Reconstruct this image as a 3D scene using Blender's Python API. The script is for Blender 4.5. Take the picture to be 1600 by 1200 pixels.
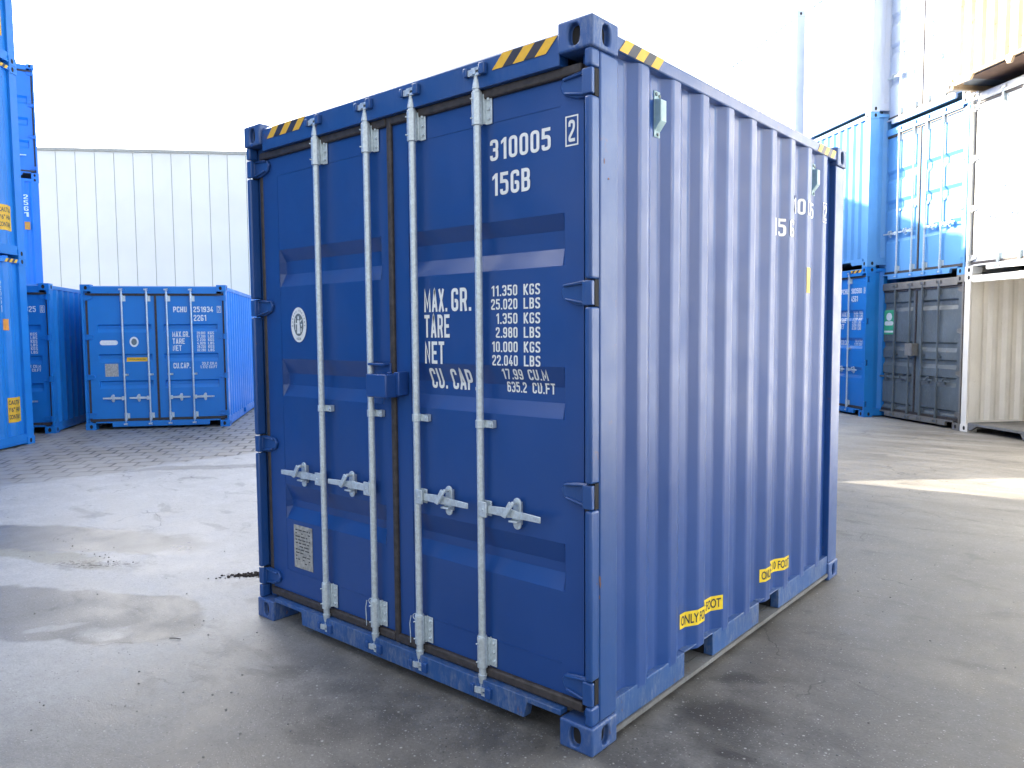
import bpy, bmesh, math, random
from mathutils import Vector, Matrix
R = math.radians
rnd = random.Random(7)
S = bpy.context.scene
for o in list(bpy.data.objects): bpy.data.objects.remove(o)

# ------------------------------------------------------------------ camera
CAM = Vector((1.6814, -2.4477, 1.7055))
yaw, pit, rol, FPX = -0.70656, -0.068375, -0.0072529, 1195.88
sy_, cy_, sp_, cp_ = math.sin(yaw), math.cos(yaw), math.sin(pit), math.cos(pit)
f_ = Vector((sy_*cp_, cy_*cp_, sp_)); r_ = Vector((cy_, -sy_, 0)); u_ = r_.cross(f_)
rr = math.cos(rol)*r_ + math.sin(rol)*u_; uu = -math.sin(rol)*r_ + math.cos(rol)*u_
cd = bpy.data.cameras.new('camera'); cam = bpy.data.objects.new('camera', cd)
S.collection.objects.link(cam); S.camera = cam
cd.sensor_width = 36; cd.sensor_fit = 'HORIZONTAL'; cd.lens = 36*FPX/1600
cd.clip_end = 2000; cd.clip_start = 0.05
M4 = Matrix((rr, uu, -f_)).transposed().to_4x4(); M4.translation = CAM
cam.matrix_world = M4

# ------------------------------------------------------------------ light
SUN_EL = R(25); SUN_AZ = Vector((-0.9928, -0.12, 0)).normalized()
sd = Vector((SUN_AZ.x*math.cos(SUN_EL), SUN_AZ.y*math.cos(SUN_EL), math.sin(SUN_EL)))
w = bpy.data.worlds.new("World"); S.world = w; w.use_nodes = True
nt = w.node_tree; bg = nt.nodes['Background']
sky = nt.nodes.new('ShaderNodeTexSky'); sky.sky_type = 'NISHITA'; sky.sun_disc = False
sky.sun_elevation = SUN_EL; sky.sun_rotation = math.atan2(SUN_AZ.x, SUN_AZ.y)
sky.air_density = 1.0; sky.dust_density = 6.0; sky.ozone_density = 1.0
hs = nt.nodes.new('ShaderNodeHueSaturation'); hs.inputs['Saturation'].default_value = 0.32   # thin bright cloud veil
nt.links.new(sky.outputs[0], hs.inputs['Color']); nt.links.new(hs.outputs[0], bg.inputs[0])
bg.inputs[1].default_value = 0.15
ld = bpy.data.lights.new('sun', 'SUN'); ld.energy = 5; ld.angle = R(0.6); ld.color = (1, .90, .74)
lo = bpy.data.objects.new('sun', ld); S.collection.objects.link(lo)
lo.rotation_euler = sd.to_track_quat('Z', 'Y').to_euler(); lo.location = (-20, -4, 20)
S.view_settings.view_transform = 'Standard'; S.view_settings.look = 'None'
S.view_settings.exposure = 2.1; S.view_settings.gamma = 1

# ------------------------------------------------------------------ node helpers
class NT:
    def __init__(s, name):
        s.m = bpy.data.materials.new(name); s.m.use_nodes = True; s.t = s.m.node_tree
        s.b = s.t.nodes['Principled BSDF']
        s.tc = s.t.nodes.new('ShaderNodeTexCoord')
    def n(s, ty, **k):
        x = s.t.nodes.new(ty)
        for a, v in k.items(): setattr(x, a, v)
        return x
    def l(s, a, b): s.t.links.new(a, b)
    def mapping(s, scale=(1, 1, 1), loc=(0, 0, 0), rot=(0, 0, 0)):
        m = s.n('ShaderNodeMapping'); s.l(s.tc.outputs['Object'], m.inputs[0])
        m.inputs[1].default_value = loc; m.inputs[2].default_value = rot; m.inputs[3].default_value = scale
        return m.outputs[0]
    def noise(s, vec, scale, detail=4, rough=.55, dist=0):
        x = s.n('ShaderNodeTexNoise'); s.l(vec, x.inputs['Vector']); x.inputs['Scale'].default_value = scale
        x.inputs['Detail'].default_value = detail; x.inputs['Roughness'].default_value = rough
        x.inputs['Distortion'].default_value = dist
        return x.outputs[0]
    def ramp(s, fac, lo, hi, a=0., b=1.):
        x = s.n('ShaderNodeMapRange'); x.interpolation_type = 'SMOOTHSTEP'; s.l(fac, x.inputs[0])
        for i, v in zip((1, 2, 3, 4), (lo, hi, a, b)): x.inputs[i].default_value = v
        return x.outputs[0]
    def math(s, op, a, b=None):
        x = s.n('ShaderNodeMath', operation=op)
        for i, v in enumerate((a, b)):
            if v is None: continue
            if isinstance(v, (int, float)): x.inputs[i].default_value = v
            else: s.l(v, x.inputs[i])
        return x.outputs[0]
    def mix(s, fac, a, b, mode='MIX'):
        x = s.n('ShaderNodeMix', data_type='RGBA', blend_type=mode)
        for i, v in ((0, fac), (6, a), (7, b)):
            if isinstance(v, (int, float)): x.inputs[i].default_value = v
            elif isinstance(v, tuple): x.inputs[i].default_value = (*v, 1) if len(v) == 3 else v
            else: s.l(v, x.inputs[i])
        return x.outputs[2]
    def bump(s, h, dist, strength=1.):
        x = s.n('ShaderNodeBump'); x.inputs['Distance'].default_value = dist; x.inputs['Strength'].default_value = strength
        s.l(h, x.inputs['Height']); s.l(x.outputs[0], s.b.inputs['Normal']); return x
    def set(s, name, v):
        i = s.b.inputs[name]
        if isinstance(v, (int, float)): i.default_value = v
        elif isinstance(v, tuple): i.default_value = (*v, 1)
        else: s.l(v, i)

def paint(name, col, rough=.36, wear=.0, rust=.0, grime=.25, wav=.0012, scuff=(.30, .33, .36), coat=0.):
    k = NT(name); v = k.mapping()
    vs = k.mapping((9, 9, .7))
    big = k.noise(v, 1.3, 3); streak = k.noise(vs, 1.0, 5)
    fine = k.noise(v, 90, 3)
    f1 = k.ramp(big, .3, .7, 1-grime*.5, 1+grime*.35)
    c = k.mix(1., col, k.n('ShaderNodeCombineColor').outputs[0], 'MULTIPLY') if False else None
    hv = k.n('ShaderNodeHueSaturation'); hv.inputs['Color'].default_value = (*col, 1); k.l(f1, hv.inputs['Value'])
    dirt = k.ramp(streak, .52, .78, 0, grime)
    c = k.mix(dirt, hv.outputs[0], tuple(x*.6+.03 for x in col))
    if wear:
        n1 = k.noise(k.mapping((2, 2, 1)), 3, 6, .75); n2 = k.noise(k.mapping((1, 1, .25)), 70, 5, .75)
        m = k.math('MULTIPLY', k.ramp(n1, .36, .66), k.ramp(n2, .38, .66)); m = k.math('MULTIPLY', m, wear)
        c = k.mix(m, c, scuff)
    if rust:
        n3 = k.noise(v, 7, 6, .75); n4 = k.noise(k.mapping((1, 1, .35)), 26, 4, .7)
        m2 = k.math('MULTIPLY', k.ramp(n3, .60, .66), k.ramp(n4, .50, .60)); m2 = k.math('MULTIPLY', m2, rust)
        c = k.mix(m2, c, (.16, .085, .045))
    k.set('Base Color', c)
    k.set('Roughness', k.ramp(k.noise(v, 5, 5), .3, .7, rough-.06, rough+.1))
    k.bump(k.noise(v, 2.6, 1.5), wav*4.5, .6)
    if coat: k.set('Coat Weight', coat); k.set('Coat Roughness', .28)
    return k.m

def plain(name, col, rough=.5, metal=0., var=.12, scale=30):
    k = NT(name); v = k.mapping(); n = k.noise(v, scale, 4)
    hv = k.n('ShaderNodeHueSaturation'); hv.inputs['Color'].default_value = (*col, 1)
    k.l(k.ramp(n, .3, .7, 1-var, 1+var), hv.inputs['Value']); k.set('Base Color', hv.outputs[0])
    k.set('Roughness', rough); k.set('Metallic', metal); return k.m

def galv():
    k = NT('galvanised_steel'); v = k.mapping(); n = k.noise(v, 60, 5, .7); m = k.noise(k.mapping((8, 8, .8)), 2, 4)
    hv = k.n('ShaderNodeHueSaturation'); hv.inputs['Color'].default_value = (.62, .70, .74, 1)
    k.l(k.ramp(n, .3, .7, .82, 1.1), hv.inputs['Value'])
    k.set('Base Color', k.mix(k.ramp(m, .55, .75, 0, .35), hv.outputs[0], (.36, .40, .42)))
    k.set('Metallic', .4); k.set('Roughness', k.ramp(n, .3, .7, .3, .45)); return k.m

MT = {}
MT['navy'] = paint('navy_paint', (.010, .060, .245), .36, grime=.12, coat=.3)
MT['navy_post'] = paint('navy_paint_scratched', (.011, .068, .25), .36, wear=.06, rust=.5, grime=.16, coat=.3)
MT['navy_worn'] = paint('navy_paint_scuffed', (.022, .088, .27), .42, wear=.45, rust=.6, grime=.4)
MT['navy_cast'] = paint('navy_paint_chipped', (.026, .085, .27), .42, wear=.45, rust=1.3, grime=.3)
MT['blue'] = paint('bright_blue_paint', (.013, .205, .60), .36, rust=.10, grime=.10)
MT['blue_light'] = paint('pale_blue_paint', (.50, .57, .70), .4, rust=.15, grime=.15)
MT['blue_lightened'] = paint('lightened_blue_paint', (.12, .34, .66), .4, rust=.1, grime=.15)  # paler blue, with sun burn-out put into the colour
MT['grey'] = paint('slate_grey_paint', (.105, .13, .145), .5, wear=.25, rust=.5, grime=.5)
MT['grey_post'] = paint('weathered_grey_paint', (.18, .175, .165), .6, wear=.4, rust=.6, grime=.5, scuff=(.33, .31, .28))
MT['cream'] = paint('cream_paint', (.88, .85, .78), .5, wear=.12, rust=.25, grime=.15, scuff=(.45, .38, .3))
MT['tan'] = paint('weathered_tan_paint', (.50, .36, .22), .55, wear=.6, rust=1.3, grime=.6, scuff=(.35, .22, .14))
MT['white'] = paint('white_paint', (.78, .78, .75), .45, rust=.25, grime=.15)
MT['rubber'] = plain('gasket_rubber', (.048, .041, .039), .6, var=.3)
MT['black'] = plain('interior_shade', (.012, .012, .013), .8)  # shade inside holes and slots, painted near black
MT['galv'] = galv()
MT['greysteel'] = paint('dirty_bare_steel', (.15, .15, .15), .6, wear=.4, rust=.8, grime=.5)
MT['brownsteel'] = plain('brown_underside', (.12, .065, .04), .8, var=.3, scale=4)
MT['letter'] = plain('white_lettering', (.82, .84, .82), .5, var=.05)
MT['yellow'] = plain('yellow_decal', (.80, .46, .02), .45, var=.06)
MT['yellow2'] = plain('bright_yellow_decal', (.85, .62, .03), .45, var=.06)
MT['orange'] = plain('orange_decal', (.80, .30, .03), .45, var=.08)
MT['blackdecal'] = plain('black_decal', (.03, .03, .045), .4)
MT['plate'] = plain('steel_data_plate', (.45, .44, .40), .45, .2, .25, 40)
MT['plate_ink'] = plain('data_plate_print', (.07, .07, .07), .6)
MT['vent'] = plain('vent_cover_paint', (.34, .50, .54), .4, var=.1)
MT['green'] = plain('green_decal', (.06, .42, .22), .5)
MT['emb'] = plain('emblem_grey', (.16, .20, .21), .5)
MT['dirt'] = plain('dark_dirt', (.03, .022, .017), .9)
MT['rusty'] = plain('rust', (.2, .09, .04), .8)

# ------------------------------------------------------------------ mesh helpers
COL = S.collection
def link(o, parent=None):
    COL.objects.link(o)
    if parent: o.parent = parent
    return o
class MB:
    def __init__(s): s.v = []; s.f = []; s.mi = []
    def add(s, vs, fs, mi=0):
        b = len(s.v); s.v += [tuple(v) for v in vs]
        for f in fs: s.f.append([b+i for i in f]); s.mi.append(mi)
        return s
    def box(s, x0, x1, y0, y1, z0, z1, mi=0):
        x0, x1 = sorted((x0, x1)); y0, y1 = sorted((y0, y1)); z0, z1 = sorted((z0, z1))
        return s.add([(x0,y0,z0),(x1,y0,z0),(x1,y1,z0),(x0,y1,z0),(x0,y0,z1),(x1,y0,z1),(x1,y1,z1),(x0,y1,z1)],
              [(0,3,2,1),(4,5,6,7),(0,1,5,4),(1,2,6,5),(2,3,7,6),(3,0,4,7)], mi)
    def prism(s, pts, axis, a, b, mi=0):
        def P(p, t):
            if axis == 0: return (t, p[0], p[1])
            if axis == 1: return (p[0], t, p[1])
            return (p[0], p[1], t)
        n = len(pts); vs = [P(p, a) for p in pts]+[P(p, b) for p in pts]
        fs = [list(range(n)), list(range(2*n-1, n-1, -1))]+[(i, n+i, n+(i+1) % n, (i+1) % n) for i in range(n)]
        return s.add(vs, fs, mi)
    def tube(s, p, q, r, r2=None, n=14, cap=True, mi=0):
        p = Vector(p); q = Vector(q); d = (q-p).normalized(); r2 = r if r2 is None else r2
        a = d.orthogonal().normalized(); b = d.cross(a)
        vs = [p+(a*math.cos(t)+b*math.sin(t))*r for t in [2*math.pi*i/n for i in range(n)]]
        vs += [q+(a*math.cos(t)+b*math.sin(t))*r2 for t in [2*math.pi*i/n for i in range(n)]]
        fs = [(i, (i+1) % n, n+(i+1) % n, n+i) for i in range(n)]
        if cap: fs += [list(range(n-1, -1, -1)), list(range(n, 2*n))]
        return s.add(vs, fs, mi)
    def path(s, pts, r, n=8):
        for a, b in zip(pts[:-1], pts[1:]): s.tube(a, b, r, n=n)
        return s
    def build(s, name, mat, parent=None, bevel=0, seg=2, smooth=False, ang=40):
        me = bpy.data.meshes.new(name); me.from_pydata(s.v, [], s.f)
        mats = mat if isinstance(mat, (list, tuple)) else [mat]
        for m in mats: me.materials.append(MT[m])
        for p, i in zip(me.polygons, s.mi): p.material_index = i
        bm = bmesh.new(); bm.from_mesh(me)
        bmesh.ops.remove_doubles(bm, verts=bm.verts, dist=1e-5)
        bmesh.ops.recalc_face_normals(bm, faces=bm.faces)
        bm.to_mesh(me); bm.free()
        o = bpy.data.objects.new(name, me); link(o, parent)
        if bevel:
            m = o.modifiers.new('b', 'BEVEL'); m.width = bevel; m.segments = seg; m.limit_method = 'ANGLE'; m.angle_limit = R(ang)
            m.harden_normals = False
        if smooth or bevel:
            me.shade_smooth(); me.set_sharp_from_angle(angle=R(min(ang, 38)))
        return o

def holeface(mb, o, u, v, w, h, cx, cz, a, b, depth, n=32, mi=0):
    """rectangle w x h at o along u, v with an obround/oval hole, walls going 'depth' inwards, back painted as inner shade"""
    o = Vector(o); u = Vector(u); v = Vector(v); nrm = u.cross(v)
    rc = [(0, 0), (w, 0), (w, h), (0, h)]
    hole = []
    for i in range(n):
        t = 2*math.pi*(i+.5)/n - math.pi + math.pi/4
        ct, st = math.cos(t), math.sin(t)
        e = .8
        hole.append((cx+a*math.copysign(abs(ct)**e, ct), cz+b*math.copysign(abs(st)**e, st)))
    P = lambda q, d=0: o+u*q[0]+v*q[1]-nrm*d
    vs = [P(q) for q in rc]+[P(q) for q in hole]+[P(q, depth) for q in hole]
    fs = []
    corners = [((hole[i][0]-cx), (hole[i][1]-cz)) for i in range(n)]
    def near(i):
        x, z = corners[i]
        return (0 if z < 0 else 3) if x < 0 else (1 if z < 0 else 2)
    for i in range(n):
        j = (i+1) % n; ki, kj = near(i), near(j)
        fs.append((4+i, ki, 4+j) if ki == kj else (4+i, ki, kj, 4+j))
        fs.append((4+i, 4+j, 4+n+j, 4+n+i))
    mb.add(vs, fs, mi)
    mb.add([P(q, depth) for q in hole], [list(range(n))], 1)

def casting(parent, x, y, z, sx, sy, mat, W=.162, L=.178, H=.118, detail=True):
    """corner at (x,y,z): body goes sx*W in x and sy*L in y, z is its bottom; 4 mm proud"""
    mb = MB(); e = .004
    x0, x1 = (x+e, x-W) if sx < 0 else (x-e, x+W)
    y0, y1 = (y-e, y+L) if sy > 0 else (y+e, y-L)
    ax, bx = min(x0, x1), max(x0, x1); ay, by = min(y0, y1), max(y0, y1)
    if not detail:
        mb.box(ax, bx, ay, by, z, z+H)
        fx = x0; fy = y0; q = .002
        n = 10
        xm = x-.089 if sx < 0 else x+.089; ym = y+.1 if sy > 0 else y-.1
        # oval openings as raised black discs, painting the shade inside
        for k, (c, a) in enumerate(((xm, .026), (ym, .026))):
            pts = [(c+a*math.cos(t), z+H/2+.036*math.sin(t)) for t in [2*math.pi*i/n for i in range(n)]]
            if k == 0: mb.prism(pts, 1, fy, fy-q if sy > 0 else fy+q, 1)
            else: mb.prism(pts, 0, fx, fx+q if sx < 0 else fx-q, 1)
        return mb.build('corner_casting', [mat, 'black'], parent)
    Wt, Lt = bx-ax, by-ay; hz = H
    # front/back face carrying a hole
    if sy > 0: holeface(mb, (ax, ay, z), (1,0,0), (0,0,1), Wt, hz, Wt*.47 if sx < 0 else Wt*.53, hz*.5, .027, .041, .03); mb.add([(ax,by,z),(bx,by,z),(bx,by,z+hz),(ax,by,z+hz)], [(0,1,2,3)])
    else: holeface(mb, (bx, by, z), (-1,0,0), (0,0,1), Wt, hz, Wt*.5, hz*.5, .027, .041, .03); mb.add([(ax,ay,z),(bx,ay,z),(bx,ay,z+hz),(ax,ay,z+hz)], [(0,1,2,3)])
    if sx < 0: holeface(mb, (bx, ay, z), (0,1,0), (0,0,1), Lt, hz, Lt*.53, hz*.5, .027, .041, .03); mb.add([(ax,ay,z),(ax,by,z),(ax,by,z+hz),(ax,ay,z+hz)], [(0,1,2,3)])
    else: holeface(mb, (ax, by, z), (0,-1,0), (0,0,1), Lt, hz, Lt*.5, hz*.5, .027, .041, .03); mb.add([(bx,ay,z),(bx,by,z),(bx,by,z+hz),(bx,ay,z+hz)], [(0,1,2,3)])
    mb.add([(ax,ay,z+hz),(bx,ay,z+hz),(bx,by,z+hz),(ax,by,z+hz)], [(0,1,2,3)])
    mb.add([(ax,ay,z),(bx,ay,z),(bx,by,z),(ax,by,z)], [(0,1,2,3)])
    return mb.build('corner_casting', [mat, 'black'], parent, bevel=.013, seg=4)

# ---- text
_tc = {}
def text2d(st, bold=.0):
    if (st, bold) in _tc: return _tc[(st, bold)]
    c = bpy.data.curves.new('t', 'FONT'); c.body = st; c.size = 1; c.offset = bold; c.resolution_u = 3
    o = bpy.data.objects.new('t', c); COL.objects.link(o); bpy.context.view_layer.update()
    dg = bpy.context.evaluated_depsgraph_get(); me = o.evaluated_get(dg).to_mesh()
    vs = [(v.co.x, v.co.y) for v in me.vertices]; fs = [list(p.vertices) for p in me.polygons]
    o.evaluated_get(dg).to_mesh_clear(); bpy.data.objects.remove(o); bpy.data.curves.remove(c)
    _tc[(st, bold)] = (vs, fs); return vs, fs
# condensed block lettering as stencilled on containers: centre lines, thickened
CW, TK = .47, .155
_a, _b = TK/2, CW-TK/2; _c, _d, _e = TK/2, 1-TK/2, .5
GL = {
 '0': [('c', [(_a,_c),(_b,_c),(_b,_d),(_a,_d)])], 'O': [('c', [(_a,_c),(_b,_c),(_b,_d),(_a,_d)])],
 '1': [('p', [(.19,0),(.19+TK,0),(.19+TK,1),(.22,1),(.04,.86),(.04,.70),(.19,.80)])],
 '2': [('o', [(_a,.70),(_a,_d),(_b,_d),(_b,.60),(_a,.22),(_a,_c),(CW,_c)])],
 '3': [('o', [(_a,.74),(_a,_d),(_b,_d),(_b,_e+.02),(.17,_e+.02)]), ('o', [(.17,_e+.02),(_b,_e),(_b,_c),(_a,_c),(_a,.26)])],
 '4': [('o', [(.30,1),(.05,.27),(CW,.27)]), ('o', [(.31,.55),(.31,0)])],
 '5': [('s', [(CW-.02,_d),(_a+.01,_d),(_a,.52)]), ('o', [(_a,.60),(_b,.60),(_b,_c),(_a,_c),(_a,.26)])],
 '6': [('c', [(_a,_c),(_b,_c),(_b,.56),(_a,.56)]), ('o', [(_a,.5),(_a,_d),(_b,_d),(_b,.74)])],
 '7': [('o', [(0,_d),(_b+.01,_d),(.17,0)])],
 '8': [('c', [(_a,_c),(_b,_c),(_b,_e+.02),(_a,_e+.02)]), ('c', [(_a+.01,_e+.02),(_b-.01,_e+.02),(_b-.01,_d),(_a+.01,_d)])],
 '9': [('c', [(_a,.44),(_b,.44),(_b,_d),(_a,_d)]), ('o', [(_b,.5),(_b,_c),(_a,_c),(_a,.26)])],
 'A': [('o', [(.06,0),(CW/2,.97),(CW-.06,0)]), ('o', [(.10,.27),(CW-.10,.27)])],
 'B': [('o', [(_a,0),(_a,1)]), ('o', [(_a,_d),(_b-.015,_d),(_b-.015,_e+.02),(_a,_e+.02)]), ('o', [(_a,_e+.02),(_b,_e+.02),(_b,_c),(_a,_c)])],
 'C': [('o', [(_b,.70),(_b,_d),(_a,_d),(_a,_c),(_b,_c),(_b,.30)])],
 'D': [('o', [(_a,0),(_a,1)]), ('o', [(_a,_d),(_b,_d),(_b,_c),(_a,_c)])],
 'E': [('s', [(CW,_d),(_a,_d),(_a,_c),(CW,_c)]), ('o', [(_a,_e),(CW-.06,_e)])],
 'F': [('s', [(CW,_d),(_a,_d),(_a,0)]), ('o', [(_a,_e),(CW-.06,_e)])],
 'G': [('o', [(_b,.72),(_b,_d),(_a,_d),(_a,_c),(_b,_c),(_b,.46),(CW*.48,.46)])],
 'H': [('o', [(_a,0),(_a,1)]), ('o', [(_b,0),(_b,1)]), ('o', [(_a,_e),(_b,_e)])],
 'I': [('o', [(CW/2,0),(CW/2,1)])],
 'K': [('o', [(_a,0),(_a,1)]), ('o', [(_b+.03,1),(_a+.02,.45)]), ('o', [(_a+.06,.56),(_b+.04,0)])],
 'L': [('s', [(_a,1),(_a,_c),(CW,_c)])],
 'M': [('s', [(_a,0),(_a,.93),(CW*.62,.25),(CW*1.24-_a,.93),(CW*1.24-_a,0)])],
 'N': [('s', [(_a,0),(_a,.9),(_b,.1),(_b,1)])],
 'P': [('o', [(_a,0),(_a,1)]), ('o', [(_a,_d),(_b,_d),(_b,.42),(_a,.42)])],
 'R': [('o', [(_a,0),(_a,1)]), ('o', [(_a,_d),(_b,_d),(_b,.45),(_a,.45)]), ('o', [(_b-.08,.46),(_b+.01,0)])],
 'S': [('o', [(_b,.76),(_b,_d),(_a,_d),(_a,.56),(_b,.44),(_b,_c),(_a,_c),(_a,.24)])],
 'T': [('o', [(0,_d),(CW,_d)]), ('o', [(CW/2,.95),(CW/2,0)])],
 'U': [('o', [(_a,1),(_a,_c),(_b,_c),(_b,1)])],
 'X': [('o', [(.06,0),(CW-.06,1)]), ('o', [(.06,1),(CW-.06,0)])],
 '.': [('p', [(0,0),(TK,0),(TK,TK),(0,TK)])],
}
def ribbon(pts, closed, rad):
    P = [Vector(p) for p in pts]; n = len(P); out = []
    for i in range(n):
        if not closed and i in (0, n-1): out.append(P[i]); continue
        a, b, c = P[i-1], P[i], P[(i+1) % n]
        u = (a-b); v = (c-b); r = min(rad, u.length*.48, v.length*.48)
        if r < .02: out.append(b); continue
        p, q = b+u.normalized()*r, b+v.normalized()*r
        for t in (0, .25, .5, .75, 1): out.append((1-t)**2*p+2*t*(1-t)*b+t*t*q)
    Q = []
    for p in out:
        if not Q or (p-Q[-1]).length > 1e-4: Q.append(p)
    if closed and (Q[0]-Q[-1]).length < 1e-4: Q.pop()
    m = len(Q); L_ = []; R_ = []
    for i in range(m):
        d0 = (Q[i]-Q[i-1]) if (closed or i > 0) else (Q[1]-Q[0])
        d1 = (Q[(i+1) % m]-Q[i]) if (closed or i < m-1) else d0
        d0 = d0.normalized(); d1 = d1.normalized(); n0 = Vector((-d0.y, d0.x)); n1_ = Vector((-d1.y, d1.x))
        nn_ = (n0+n1_); nn_ = nn_.normalized() if nn_.length > 1e-3 else n0
        k_ = min(1/max(nn_.dot(n0), .3), 1.8)*TK/2
        L_.append(Q[i]+nn_*k_); R_.append(Q[i]-nn_*k_)
    fs = [(i, (i+1) % m, m+(i+1) % m, m+i) for i in range(m if closed else m-1)]
    return [(p.x, p.y) for p in L_+R_], fs
def block_text(st):
    """vertices (x, z, layer) of unit-height block letters"""
    V_ = []; F_ = []; x = 0
    for ch in st:
        if ch == ' ': x += .34; continue
        if ch not in GL: ch = 'O'
        w_ = {'1': .36, '.': TK, 'M': CW*1.24, 'I': CW*.7}.get(ch, CW)
        for li, (ty, pts) in enumerate(GL[ch]):
            if ty == 'p': vs, fs = list(pts), [list(range(len(pts)))]
            else: vs, fs = ribbon(pts, ty == 'c', 0 if ty == 's' else (.04 if ch in 'AEK47' else .15))
            b = len(V_); V_ += [(x+a, c, li) for a, c in vs]; F_ += [[b+i for i in f] for f in fs]
        x += w_+.115
    return V_, F_
def put_block(mb, st, x0, x1, z0, z1, fn, nrm, mi=0):
    vs, fs = block_text(st)
    ax = min(v[0] for v in vs); bx = max(v[0] for v in vs); nrm = Vector(nrm)
    mb.add([Vector(fn(x0+(v[0]-ax)/(bx-ax)*(x1-x0), z0+v[1]*(z1-z0)))+nrm*.0003*v[2] for v in vs], fs, mi)
def put_text(mb, st, x0, x1, z0, z1, fn, bold=.028, mi=0, cap=None):
    """fit the string's box to x0..x1, z0..z1; fn(x, z) -> point"""
    vs, fs = text2d(st, bold)
    ax = min(v[0] for v in vs); bx = max(v[0] for v in vs)
    az = min(v[1] for v in vs); bz = max(v[1] for v in vs)
    if cap: az = -bold; bz = .7+bold
    mb.add([fn(x0+(v[0]-ax)/(bx-ax)*(x1-x0), z0+(v[1]-az)/(bz-az)*(z1-z0)) for v in vs], fs, mi)
def cut_map(name, mb, mats, parent, axis, cuts, fn, off):
    """bisect a flat sheet at the folds of the sheet metal under it, then lay it on that surface"""
    me = bpy.data.meshes.new(name); me.from_pydata(mb.v, [], mb.f)
    for m in mats: me.materials.append(MT[m])
    for p, i in zip(me.polygons, mb.mi): p.material_index = i
    bm = bmesh.new(); bm.from_mesh(me); bmesh.ops.remove_doubles(bm, verts=bm.verts, dist=1e-6)
    no = [0, 0, 0]; no[axis] = 1
    for c in cuts:
        co = [0, 0, 0]; co[axis] = c
        bmesh.ops.bisect_plane(bm, geom=bm.verts[:]+bm.edges[:]+bm.faces[:], dist=1e-6, plane_co=co, plane_no=no)
    for v in bm.verts: v.co = fn(v.co, off)
    bm.to_mesh(me); bm.free()
    o = bpy.data.objects.new(name, me); return link(o, parent)

# ------------------------------------------------------------------ container
W = 2.438
PER = .278
def corr_profile(L, y_start, y_end, period=PER, d=.036, x_out=-.008):
    """list of (y, x) fold points; outer flat .07, slope .068"""
    pts = [(y_start, x_out-d)]
    y = y_start
    k = 0
    n = int((y_end-y_start-.07)//period)
    s = y_start+((y_end-y_start)-n*period-.0)/2 - .0
    return pts, n
def corr_folds(first_crest_end, n, period, ys, ye, d, xo, fl=.07, sl=.068):
    P = [(ys, xo-d)]
    for k in range(n):
        e = first_crest_end+k*period
        P += [(e-fl-sl, xo-d), (e-fl, xo), (e, xo), (e+sl, xo-d)]
    P.append((ye, xo-d)); return P
def prof_at(P, y):
    for (a, xa), (b, xb) in zip(P[:-1], P[1:]):
        if a <= y <= b: return xa+(xb-xa)*(y-a)/max(b-a, 1e-9)
    return P[-1][1] if y > P[-1][0] else P[0][1]

def tag(o, label=None, cat=None, group=None, kind=None):
    if label: o['label'] = label
    if cat: o['category'] = cat
    if group: o['group'] = group
    if kind: o['kind'] = kind
    return o
def empty(name, loc, rz, label, cat, group=None):
    e = bpy.data.objects.new(name, None); e.location = loc; e.rotation_euler = (0, 0, rz); e.empty_display_size = .3
    link(e); return tag(e, label, cat, group)

def hazard(parent, plane, a0, a1, z0, z1, off, first_yellow=True, n=3, slant=.06, flip=1):
    """alternating yellow and black slanted stripes on a rail; plane 'f' = front (x axis), 's' = side (y axis)"""
    mb = MB(); k = 2*n-1; w_ = (a1-a0-slant)/k
    for i in range(k):
        p = a0+i*w_; q = p+w_
        lo, hi = (0, slant) if flip > 0 else (slant, 0)
        quad = [(p+lo, z0), (q+lo, z0), (q+hi, z1), (p+hi, z1)]
        vs = [(t, off, z) if plane == 'f' else (off, t, z) for t, z in quad]
        mb.add(vs, [(0, 1, 2, 3)], 0 if i % 2 == 0 else 1)
    o = mb.build('hazard_stripe', ['yellow' , 'blackdecal'], parent); return o

def door_depth_fn(ribs, base, rd):
    """ribs: (z top, z floor top, z floor bottom, z bottom)"""
    cuts = []
    for r in ribs: cuts += list(r)
    cuts = sorted(cuts)
    def D(z):
        for a, b, c, d in ribs:
            if d <= z <= a:
                if z >= b: return base+rd*(a-z)/(a-b)
                if z <= c: return base+rd*(z-d)/(c-d)
                return base+rd
        return base
    return cuts, D

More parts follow.
